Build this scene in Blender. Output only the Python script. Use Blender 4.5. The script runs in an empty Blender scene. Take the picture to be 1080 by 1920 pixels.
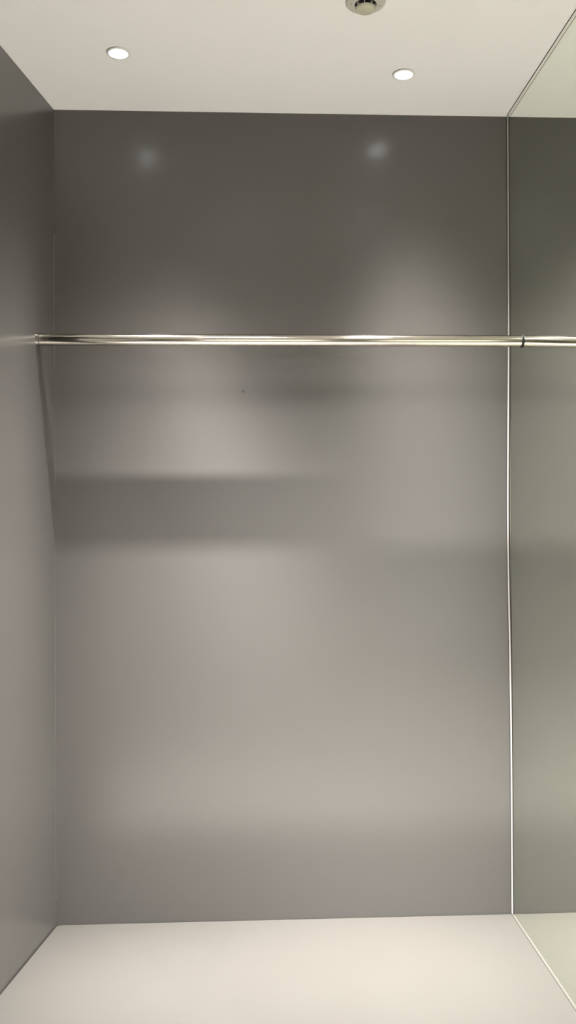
import bpy, bmesh, math
from mathutils import Vector, Matrix

scene = bpy.context.scene
COL = scene.collection
PI = math.pi

# ------------------------------------------------------------------ dimensions (metres)
H = 2.40                 # ceiling height
WB = 1.35564             # width of the back wall; the mirror wall is x = 0
TA = 0.16133             # splay of the left wall
YF = -4.4                # wall behind the camera


def xl(y):               # left wall surface
    return -WB + TA * y


# ------------------------------------------------------------------ materials
def mat(name, base, rough=0.5, metal=0.0, spec=0.5, emit=None, strength=0.0, ior=1.5):
    m = bpy.data.materials.new(name)
    m.use_nodes = True
    b = m.node_tree.nodes['Principled BSDF']
    b.inputs['Base Color'].default_value = (*base, 1)
    b.inputs['Roughness'].default_value = rough
    b.inputs['Metallic'].default_value = metal
    b.inputs['Specular IOR Level'].default_value = spec
    b.inputs['IOR'].default_value = ior
    if emit:
        b.inputs['Emission Color'].default_value = (*emit, 1)
        b.inputs['Emission Strength'].default_value = strength
    return m


def noise_into(m, scale, amount, socket='Roughness', detail=3.0, stretch=(1, 1, 1)):
    nt = m.node_tree
    b = nt.nodes['Principled BSDF']
    tc = nt.nodes.new('ShaderNodeTexCoord')
    mp = nt.nodes.new('ShaderNodeMapping')
    mp.inputs['Scale'].default_value = stretch
    nz = nt.nodes.new('ShaderNodeTexNoise')
    nz.inputs['Scale'].default_value = scale
    nz.inputs['Detail'].default_value = detail
    nt.links.new(tc.outputs['Object'], mp.inputs['Vector'])
    nt.links.new(mp.outputs['Vector'], nz.inputs['Vector'])
    if socket == 'Bump':
        bp = nt.nodes.new('ShaderNodeBump')
        bp.inputs['Strength'].default_value = amount
        bp.inputs['Distance'].default_value = 0.002
        nt.links.new(nz.outputs['Fac'], bp.inputs['Height'])
        nt.links.new(bp.outputs['Normal'], b.inputs['Normal'])
    else:
        v = b.inputs[socket].default_value
        mr = nt.nodes.new('ShaderNodeMapRange')
        mr.inputs['To Min'].default_value = v - amount
        mr.inputs['To Max'].default_value = v + amount
        nt.links.new(nz.outputs['Fac'], mr.inputs['Value'])
        nt.links.new(mr.outputs['Result'], b.inputs[socket])


M_WALL = mat('grey_satin_paint', (0.096, 0.0907, 0.0860), rough=0.24, spec=0.5)
noise_into(M_WALL, 420, 0.02, 'Bump', detail=2.0)
M_BEAD = mat('grey_corner_caulk', (0.098, 0.0925, 0.0875), rough=0.35)
M_CEIL = mat('white_ceiling_paint', (0.965, 0.945, 0.94), rough=0.75, spec=0.3)
noise_into(M_CEIL, 260, 0.05, 'Bump')
M_FLOOR = mat('cream_floor_board', (0.0700, 0.0655, 0.0592), rough=0.42, spec=0.4)
noise_into(M_FLOOR, 6, 0.05, 'Roughness')
M_ROOMFLOOR = mat('pale_room_floor', (0.92, 0.88, 0.82), rough=0.5)
M_DARK = mat('dark_shadow_gap', (0.035, 0.032, 0.028), rough=0.8, spec=0.2)
M_FRONT = mat('warm_white_paint', (0.62, 0.585, 0.53), rough=0.6)
M_MIRROR = mat('mirror_silver', (0.895, 0.945, 0.85), rough=0.0, metal=1.0)
M_GLASSEDGE = mat('mirror_edge_backing', (0.05, 0.055, 0.05), rough=0.4)
M_TRIM = mat('white_edge_trim', (0.93, 0.905, 0.87), rough=0.5)
M_BEADW = mat('white_silicone_bead', (0.58, 0.555, 0.52), rough=0.3)
M_STRIPF = mat('cream_floor_strip', (0.105, 0.10, 0.09), rough=0.4)
M_SEALGREY = mat('grey_floor_seal', (0.022, 0.020, 0.018), rough=0.7)
M_CHROME = mat('polished_nickel', (0.54, 0.505, 0.445), rough=0.10, metal=1.0)
noise_into(M_CHROME, 30, 0.03, 'Roughness', stretch=(1, 4, 4))
M_RUBBER = mat('black_rubber', (0.012, 0.011, 0.011), rough=0.6)
M_LAMPRING = mat('white_lamp_ring', (0.85, 0.83, 0.79), rough=0.4)
M_LENS = mat('frosted_lamp_lens', (0.8, 0.8, 0.8), rough=0.4, emit=(0.97, 0.975, 1.0), strength=17.0)
M_DIFF = mat('fill_light_diffuser', (0.8, 0.8, 0.8), rough=0.5, emit=(1.0, 0.975, 0.94), strength=0.5)
M_DET = mat('cream_detector_plastic', (0.56, 0.54, 0.475), rough=0.45)
M_DETCAP = mat('yellowed_detector_plastic', (0.53, 0.50, 0.385), rough=0.5)
M_DETDARK = mat('black_detector_chamber', (0.008, 0.005, 0.007), rough=0.7)
M_HOLE = mat('nail_hole_shadow', (0.06, 0.055, 0.05), rough=0.9)


# ------------------------------------------------------------------ mesh helpers
def link(name, bm, m, parent=None, smooth=False, loc=None):
    me = bpy.data.meshes.new(name)
    bmesh.ops.recalc_face_normals(bm, faces=bm.faces)
    bm.to_mesh(me)
    bm.free()
    me.materials.append(m)
    if smooth:
        for p in me.polygons:
            p.use_smooth = True
    o = bpy.data.objects.new(name, me)
    COL.objects.link(o)
    if loc is not None:
        o.location = loc
    if parent is not None:
        o.parent = parent
    return o


def smooth_by_angle(o, deg=35):
    me = o.data
    for p in me.polygons:
        p.use_smooth = True
    bm = bmesh.new()
    bm.from_mesh(me)
    lim = math.radians(deg)
    for e in bm.edges:
        e.smooth = not (len(e.link_faces) == 2 and e.calc_face_angle(0) > lim)
    bm.to_mesh(me)
    bm.free()


def prism(bm, poly, z0, z1):
    """vertical prism over an xy polygon"""
    lo = [bm.verts.new((x, y, z0)) for x, y in poly]
    hi = [bm.verts.new((x, y, z1)) for x, y in poly]
    n = len(poly)
    bm.faces.new(lo[::-1])
    bm.faces.new(hi)
    for i in range(n):
        j = (i + 1) % n
        bm.faces.new((lo[i], lo[j], hi[j], hi[i]))


def box(bm, x0, x1, y0, y1, z0, z1):
    prism(bm, [(x0, y0), (x1, y0), (x1, y1), (x0, y1)], z0, z1)


def lathe(bm, prof, n=64, closed=False):
    """revolve (r, z) profile round z; closed joins the last ring to the first"""
    rings = []
    for r, z in prof:
        if r < 1e-7:
            rings.append([bm.verts.new((0, 0, z))])
        else:
            rings.append([bm.verts.new((r * math.cos(2 * PI * k / n), r * math.sin(2 * PI * k / n), z)) for k in range(n)])
    pairs = list(zip(rings, rings[1:]))
    if closed:
        pairs.append((rings[-1], rings[0]))
    for a, b in pairs:
        if len(a) == 1 and len(b) == 1:
            continue
        for k in range(n):
            l = (k + 1) % n
            if len(a) == 1:
                bm.faces.new((a[0], b[k], b[l]))
            elif len(b) == 1:
                bm.faces.new((a[k], a[l], b[0]))
            else:
                bm.faces.new((a[k], a[l], b[l], b[k]))


def along_x(bm):
    """turn a lathe about z into one about x (z -> x)"""
    bmesh.ops.rotate(bm, verts=bm.verts, cent=(0, 0, 0), matrix=Matrix.Rotation(PI / 2, 3, 'Y'))


def structure(o, label=None):
    o['kind'] = 'structure'
    if label:
        o['label'] = label
        o['category'] = label_cat(o.name)
    return o


def label_cat(n):
    return n.split('_')[0]


def thing(name, label, cat, loc=(0, 0, 0), group=None):
    o = bpy.data.objects.new(name, None)
    o.empty_display_size = 0.05
    COL.objects.link(o)
    o.location = loc
    o['label'] = label
    o['category'] = cat
    if group:
        o['group'] = group
    return o


# ------------------------------------------------------------------ the room
T = 0.10
bm = bmesh.new()
box(bm, xl(0) - T * 1.2, 0.12, 0.0, T, -0.05, H + 0.05)
structure(link('wall_back', bm, M_WALL), 'grey satin painted back wall behind the clothes rail')

# left wall: splayed side of the alcove, then an added, unseen return and narrower passage that darken the rail's reflection
YN, XN = -0.83, -1.384
bm = bmesh.new()
prism(bm, [(xl(0), 0.0), (xl(YN), YN), (XN, YN), (XN, YF), (XN - T - 0.2, YF), (XN - T - 0.2, 0.0)], -0.05, H + 0.05)
structure(link('wall_left', bm, M_WALL), 'grey satin painted wall on the left of the alcove')

bm = bmesh.new()
box(bm, 0.012, 0.12, YF, 0.0, -0.05, H + 0.05)
structure(link('wall_right', bm, M_WALL), 'wall behind the tall mirror on the right')

bm = bmesh.new()
box(bm, XN - T - 0.2, 0.12, YF - T, YF, -0.05, H + 0.05)
structure(link('wall_front', bm, M_FRONT), 'pale wall facing the alcove')

bm = bmesh.new()
box(bm, XN - T - 0.2, 0.12, YF - T, T, H, H + 0.06)
structure(link('ceiling', bm, M_CEIL), 'smooth white ceiling over the alcove')

# floor board: cream panel with a rounded back left corner and a thin dark gap against the walls
g = 0.0022
y0 = -g
YJ = -0.82               # front edge of the alcove floor panel
pts = [(-0.0005, YJ), (-0.0005, y0)]
rc = 0.011
cx, cy = xl(0) + g + rc, y0 - rc
for k in range(7):
    a = PI / 2 + k / 6 * (PI / 2 - 0.16)
    pts.append((cx + rc * math.cos(a), cy + rc * math.sin(a)))
pts.append((xl(YJ) + g, YJ))
bm = bmesh.new()
prism(bm, pts, -0.03, 0.0)
bmesh.ops.bevel(bm, geom=[e for e in bm.edges if all(abs(v.co.z) < 1e-6 for v in e.verts)], offset=0.0012, segments=2, affect='EDGES')
structure(link('floor', bm, M_FLOOR), 'cream floor panel of the alcove')
bm = bmesh.new()
prism(bm, [(-0.0005, YF), (-0.0005, YN - 0.002), (XN + g, YN - 0.002), (XN + g, YF)], -0.03, 0.0)
structure(link('floor_front', bm, M_ROOMFLOOR), 'pale floor of the room in front of the alcove')  # unseen floor, made pale to bounce light onto the ceiling
bm = bmesh.new()
box(bm, XN - T - 0.2, 0.12, YF - T, T, -0.05, -0.0305)
structure(link('floor_underlay', bm, M_DARK), 'dark gap below the edge of the floor panel')

# caulk bead in the left corner
bm = bmesh.new()
prism(bm, [(xl(0), 0.0), (xl(0) + 0.0012, 0.0), (xl(-0.004) + 0.0008, -0.0045), (xl(-0.006), -0.006)], 0.07, 2.03)
structure(link('trim_1', bm, M_BEAD), 'thin caulk bead in the left back corner')

# nail hole in the back wall
bm = bmesh.new()
lathe(bm, [(0.0, 0.0), (0.0016, 0.0004), (0.0026, 0.0011), (0.0034, 0.0)], n=20)
bmesh.ops.rotate(bm, verts=bm.verts, cent=(0, 0, 0), matrix=Matrix.Rotation(PI / 2, 3, 'X'))
nh = link('nail_hole', bm, M_HOLE, parent=bpy.data.objects['wall_back'], smooth=True, loc=(-0.8011, 0.0, 1.5702))
nh['label'] = 'tiny dark nail hole'


# ------------------------------------------------------------------ mirror on the right wall
def bow(z):
    return 0.0045 * math.exp(-0.5 * ((z - 1.17) / 0.30) ** 2)


def lift(z):
    return 0.0022 * math.exp(-0.5 * ((z - 1.19) / 0.27) ** 2)


mirror = thing('wall_mirror', 'full-height frameless mirror panel with thin white edge strips covering the right wall', 'mirror', (0, -1.6, 0))


def to_mirror(o):
    o.parent = mirror
    o.location = (0, 1.6, 0)
    return o


NZ = 96
ZS = [0.0015 + (H - 0.003) * i / NZ for i in range(NZ + 1)]
bm = bmesh.new()
YB, YE = -0.0012, YF + 0.05
fa = [[bm.verts.new((-bow(z), y, z)) for y in (YB, YE)] for z in ZS]
ba = [[bm.verts.new((0.005, y, z)) for y in (YB, YE)] for z in ZS]
for i in range(NZ):
    bm.faces.new((fa[i][0], fa[i + 1][0], fa[i + 1][1], fa[i][1]))
    bm.faces.new((ba[i][0], ba[i][1], ba[i + 1][1], ba[i + 1][0]))
    bm.faces.new((fa[i][0], ba[i][0], ba[i + 1][0], fa[i + 1][0]))
    bm.faces.new((fa[i][1], fa[i + 1][1], ba[i + 1][1], ba[i][1]))
bm.faces.new((fa[0][0], fa[0][1], ba[0][1], ba[0][0]))
bm.faces.new((fa[NZ][0], ba[NZ][0], ba[NZ][1], fa[NZ][1]))
mp = to_mirror(link('mirror_panel', bm, M_MIRROR))
smooth_by_angle(mp, 30)
bm = bmesh.new()
box(bm, 0.005, 0.012, YE, YB, 0.0015, H - 0.0015)
to_mirror(link('backing_board', bm, M_GLASSEDGE))


# up the back corner: dark seal on the wall, slim white silicone bead, dark edge line of the glass
def vbead(bm, poly, f):
    rows = []
    for z in ZS:
        s = f(z)
        rows.append([bm.verts.new((x - s, y, z)) for x, y in poly])
    n = len(poly)
    for a, b in zip(rows, rows[1:]):
        for k in range(n):
            l = (k + 1) % n
            bm.faces.new((a[k], a[l], b[l], b[k]))
    bm.faces.new(rows[0])
    bm.faces.new(rows[-1][::-1])


def both(z):
    return bow(z) + lift(z)


bm = bmesh.new()
vbead(bm, [(-0.0048, -0.0001), (-0.0002, -0.0001), (-0.0002, -0.0008), (-0.0048, -0.0008)], both)
s = to_mirror(link('corner_seal', bm, M_DARK)); s['label'] = 'dark seal line in the corner beside the mirror'
bm = bmesh.new()
vbead(bm, [(-0.0001, -0.0008), (-0.0029, -0.0008), (-0.0027, -0.0020), (-0.0004, -0.0082), (-0.0001, -0.0082)], both)
to_mirror(link('corner_bead', bm, M_BEADW))
bm = bmesh.new()
vbead(bm, [(-0.0001, -0.0084), (-0.0003, -0.0084), (-0.0003, -0.0140), (-0.0001, -0.0140)], bow)
to_mirror(link('glass_edge_line', bm, M_DARK))
# along the ceiling
bm = bmesh.new(); box(bm, -0.0058, -0.0001, YE, -0.0085, H - 0.0012, H - 0.0002)
to_mirror(link('ceiling_seal', bm, M_DARK))
bm = bmesh.new(); box(bm, -0.0040, -0.0001, YE, -0.0085, H - 0.0017, H - 0.0012)
to_mirror(link('edge_strip', bm, M_TRIM))
# along the floor
bm = bmesh.new(); box(bm, -0.0050, -0.0001, YE, -0.0085, 0.0002, 0.0010)
to_mirror(link('floor_seal', bm, M_SEALGREY))
bm = bmesh.new(); box(bm, -0.0038, -0.0001, YE, -0.0085, 0.0010, 0.0015)
to_mirror(link('floor_strip', bm, M_STRIPF))

# ------------------------------------------------------------------ clothes rail
RY, RZL, RZR, RR = -0.1300, 1.6948, 1.6968, 0.0166
xa, xb = xl(RY), -bow(1.7)
rail = thing('clothes_rail', 'round polished metal clothes rail spanning from grey wall to mirror', 'clothes rail', (xa, RY, RZL))
tilt = math.atan2(RZR - RZL, xb - xa)
L = (xb - xa) / math.cos(tilt)
rail.rotation_euler = (0, -tilt, 0)
bm = bmesh.new()
lathe(bm, [(RR, 0.004), (RR, L - 0.001)], n=96)
along_x(bm)
tube = link('tube', bm, M_CHROME, parent=rail, smooth=True)
# left collar: sleeve against the splayed wall with a dark joint
bm = bmesh.new()
lathe(bm, [(0.0, -0.004), (RR + 0.0012, -0.004), (RR + 0.0016, 0.001), (RR + 0.0016, 0.0055), (RR + 0.0010, 0.0062), (RR - 0.001, 0.0062)], n=72)
along_x(bm)
col = link('end_collar', bm, M_CHROME, parent=rail)
smooth_by_angle(col, 40)
bm = bmesh.new()
lathe(bm, [(RR - 0.001, 0.0060), (RR + 0.0008, 0.0060), (RR + 0.0008, 0.0078), (RR - 0.001, 0.0078)], n=72, closed=True)
along_x(bm)
j = link('collar_joint', bm, M_RUBBER, parent=col, smooth=False)
# right end: black rubber ring pressed on the mirror
bm = bmesh.new()
lathe(bm, [(RR - 0.001, L - 0.0036), (RR + 0.0016, L - 0.0036), (RR + 0.0022, L - 0.0022), (RR + 0.0022, L - 0.0006), (RR - 0.001, L - 0.0006)], n=72, closed=True)
along_x(bm)
rr = link('rubber_ring', bm, M_RUBBER, parent=rail, smooth=False)
rr['label'] = 'black rubber ring at the mirror end'

# ------------------------------------------------------------------ recessed downlights


def make_downlight():
    t = thing('recessed_downlight', '', 'ceiling light', (0, 0, H), 'small round downlights in the ceiling')
    bm = bmesh.new()
    lathe(bm, [(0.0, -0.0001), (0.0300, -0.0001), (0.0300, -0.0007), (0.0, -0.0007)], n=64)
    bmesh.ops.translate(bm, verts=bm.verts, vec=(-0.0011, -0.0010, 0))
    gp = link('cutout_gap', bm, M_DARK, parent=t)
    gp['label'] = 'dark crescent gap at the ceiling cutout'
    bm = bmesh.new()
    lathe(bm, [(0.0240, -0.0006), (0.0302, -0.0006), (0.0304, -0.0018), (0.0294, -0.0030), (0.0258, -0.0034), (0.0241, -0.0030)], n=64, closed=True)
    rg = link('trim_ring', bm, M_LAMPRING, parent=t)
    smooth_by_angle(rg, 50)
    bm = bmesh.new()
    prof = [(0.0238, -0.0008), (0.0238, -0.0028)]
    for k in range(1, 9):
        a = k / 8 * PI / 2
        prof.append((0.0236 * math.cos(a) if k < 8 else 0.0, -0.0028 - 0.0024 * math.sin(a)))
    lathe(bm, prof, n=64)
    ln = link('lens', bm, M_LENS, parent=t, smooth=True)
    return t


BEAM_SIGN = 1.0
# x, y of the fitting, shift of the bulb inside it towards the wall, bulb radius, beam lobes, label
LAMPS = [
    (-1.1195, -0.3379, 0.020, 0.011, [(7, 738, 0, 0), (11, 340, 0, 0), (7, 450, 13, 10), (9, 440, 14, 0)],
     'left one of the two small white recessed downlights in the ceiling'),
    (-0.3597, -0.2517, 0.008, 0.011, [(7, 85, 0, 10), (11, 465, 8, 0), (8, 90, 13, 2)],
     'right one of the two small white downlights, nearer the mirror'),
    (-0.3340, -0.8240, 0.0, 0.08, [(18, 340, 2, 0), (8, 320, 0, 16), (8, 430, 3, 12)],
     'small white downlight behind the smoke detector on the mirror side, out of view'),
    (-0.8000, -0.7600, 0.0, 0.15, [(18, 690, 0, 0)],  # added unseen lamp, soft fill for the middle of the wall
     'large round ceiling light behind the smoke detector, out of view'),
    (-1.0000, -1.5500, 0.0, 0.03, [(9, 450, 0, 0)],  # added unseen lamp; its pool on the floor brightens the ceiling
     'small white fill downlight added farthest from the grey wall, out of view'),
]


def spot(x, y, lobes, r=0.011):
    """LED bulb whose beam is a sum of soft gaussian lobes: (sigma in degrees, watts, lean to +x, lean to the wall)"""
    li = bpy.data.lights.new('downlight_bulb', 'SPOT')
    li.energy = 100.0
    li.spot_size = math.radians(160)
    li.spot_blend = 0.3
    li.shadow_soft_size = r
    li.color = (1.0, 0.97, 0.935)
    li.use_nodes = True
    nt = li.node_tree
    em = nt.nodes['Emission']

    def math_node(op, a, b=None):
        n = nt.nodes.new('ShaderNodeMath')
        n.operation = op
        for i, v in enumerate((a, b)):
            if v is None:
                continue
            if isinstance(v, (int, float)):
                n.inputs[i].default_value = v
            else:
                nt.links.new(v, n.inputs[i])
        return n.outputs[0]

    ge = nt.nodes.new('ShaderNodeNewGeometry')
    total = None
    for sg, pw, tx, ty in lobes:
        ax = Vector((math.tan(math.radians(tx)), math.tan(math.radians(ty)), -1.0)).normalized()
        dt = nt.nodes.new('ShaderNodeVectorMath')
        dt.operation = 'DOT_PRODUCT'
        nt.links.new(ge.outputs['Incoming'], dt.inputs[0])
        dt.inputs[1].default_value = BEAM_SIGN * ax
        th = math_node('ARCCOSINE', math_node('MAXIMUM', math_node('MINIMUM', dt.outputs['Value'], 0.999999), -0.999999))
        th2 = math_node('MULTIPLY', th, th)
        lobe = math_node('MULTIPLY', math_node('EXPONENT', math_node('MULTIPLY', th2, -0.5 / math.radians(sg) ** 2)), pw / 100.0)
        total = lobe if total is None else math_node('ADD', total, lobe)
    nt.links.new(total, em.inputs['Strength'])
    o = bpy.data.objects.new('downlight_bulb', li)
    COL.objects.link(o)
    o.location = (x, y, H - max(0.02, 0.6 * r))
    return o


proto = make_downlight()
for i, (x, y, dy, br, lobes, lab) in enumerate(LAMPS):
    if i == 0:
        t = proto
    else:
        t = proto.copy(); COL.objects.link(t)
        for ch in list(proto.children):
            c = ch.copy(); COL.objects.link(c); c.parent = t
    t.location = (x, y, H)
    t['label'] = lab
    if br > 0.1:
        for c in t.children:
            if c.name.startswith('lens'):
                c.data = c.data.copy(); c.data.materials.clear(); c.data.materials.append(M_DIFF)
        t.scale = (5.0, 5.0, 2.0)
        t.name = 'fill_ceiling_light'
        del t['group']
    spot(x, y + dy, lobes, br)

# ------------------------------------------------------------------ smoke detector
det = thing('smoke_detector', 'round cream smoke detector on the ceiling at the top edge', 'smoke detector', (-0.5100, -0.6000, H))
bm = bmesh.new()
lathe(bm, [(0.0, -0.0002), (0.0462, -0.0002), (0.0470, -0.0020), (0.0468, -0.0052), (0.0448, -0.0076), (0.0400, -0.0092), (0.0300, -0.0102), (0.0, -0.0102)], n=80)
o = link('base_plate', bm, M_DET, parent=det); smooth_by_angle(o, 40)
bm = bmesh.new()
lathe(bm, [(0.0, -0.0100), (0.0255, -0.0100), (0.0255, -0.0106), (0.0195, -0.0110), (0.0190, -0.0180), (0.0, -0.0180)], n=64)
ch = link('sensing_chamber', bm, M_DETDARK, parent=det); smooth_by_angle(ch, 40)
ch['label'] = 'black sensing chamber slot'
bm = bmesh.new()
lathe(bm, [(0.0, -0.0168), (0.0222, -0.0168), (0.0230, -0.0180), (0.0230, -0.0212), (0.0220, -0.0228), (0.0195, -0.0236), (0.0, -0.0240)], n=64)
o = link('cap', bm, M_DETCAP, parent=det); smooth_by_angle(o, 35)
o['label'] = 'yellowed round cap'
for k in range(8):
    a = PI / 8 + k * PI / 4 + 0.15
    bm = bmesh.new()
    box(bm, 0.0185, 0.0238, -0.0010, 0.0010, -0.0172, -0.0098)
    bmesh.ops.rotate(bm, verts=bm.verts, cent=(0, 0, 0), matrix=Matrix.Rotation(a, 3, 'Z'))
    link('rib', bm, M_DET, parent=det)
for px, py in ((-0.0335, -0.0020), (0.0335, 0.0030)):
    bm = bmesh.new()
    lathe(bm, [(0.0, -0.0102), (0.0012, -0.0102), (0.0014, -0.0090), (0.0014, -0.0085)], n=16)
    link('screw_hole', bm, M_DETDARK, parent=det, loc=(px, py, 0))['label'] = 'tiny dark screw hole'

# ------------------------------------------------------------------ added fill light, unseen behind the camera
# glowing pane framed like a frosted door, made up to brighten the alcove
bm = bmesh.new()
box(bm, -1.19, -1.12, YF, YF + 0.05, 0.0, 2.15); box(bm, -0.22, -0.15, YF, YF + 0.05, 0.0, 2.15); box(bm, -1.12, -0.22, YF, YF + 0.05, 2.08, 2.15)
d = structure(link('door_fill_light', bm, M_LAMPRING), 'added glowing fill panel, framed in white like a frosted door, facing the alcove')
bm = bmesh.new()
box(bm, -1.12, -0.22, YF, YF + 0.02, 0.0, 2.08)
link('pane', bm, mat('fill_light_glass', (0.8, 0.8, 0.8), emit=(1.0, 0.965, 0.915), strength=1.7), parent=d)

w = bpy.data.worlds.new('World')
scene.world = w
w.use_nodes = True
w.node_tree.nodes['Background'].inputs['Color'].default_value = (0.9, 0.9, 1, 1)
w.node_tree.nodes['Background'].inputs['Strength'].default_value = 0.0

# ------------------------------------------------------------------ camera
f, yaw, pit, rol, ccx, ccz, D = 1708.04, 0.04579, 0.00569, -0.00461, -0.79355, 1.19417, 2.70993
cam = bpy.data.cameras.new('Camera')
co = bpy.data.objects.new('Camera', cam)
COL.objects.link(co)
cam.sensor_fit = 'VERTICAL'
cam.sensor_height = 24.0
cam.lens = f * 24.0 / 1920.0
cam.clip_start = 0.02
fw = Vector((math.sin(yaw), math.cos(yaw), 0)); rt = Vector((math.cos(yaw), -math.sin(yaw), 0)); up = Vector((0, 0, 1))
f2 = math.cos(pit) * fw + math.sin(pit) * up
u2 = -math.sin(pit) * fw + math.cos(pit) * up
r3 = math.cos(rol) * rt + math.sin(rol) * u2
u3 = -math.sin(rol) * rt + math.cos(rol) * u2
m3 = Matrix((r3, u3, -f2)).transposed()
co.matrix_world = Matrix.Translation((ccx, -D, ccz)) @ m3.to_4x4()
scene.camera = co

# ------------------------------------------------------------------ colour management and light transport
vs = scene.view_settings
vs.view_transform = 'Standard'
vs.look = 'None'
vs.gamma = 1.0
vs.use_curve_mapping = False
vs.exposure = 0.0
cy = scene.cycles
cy.max_bounces = 16
cy.diffuse_bounces = 10
cy.glossy_bounces = 8
cy.caustics_reflective = True
cy.blur_glossy = 0.3
cy.sample_clamp_indirect = 6.0
cy.use_denoising = True
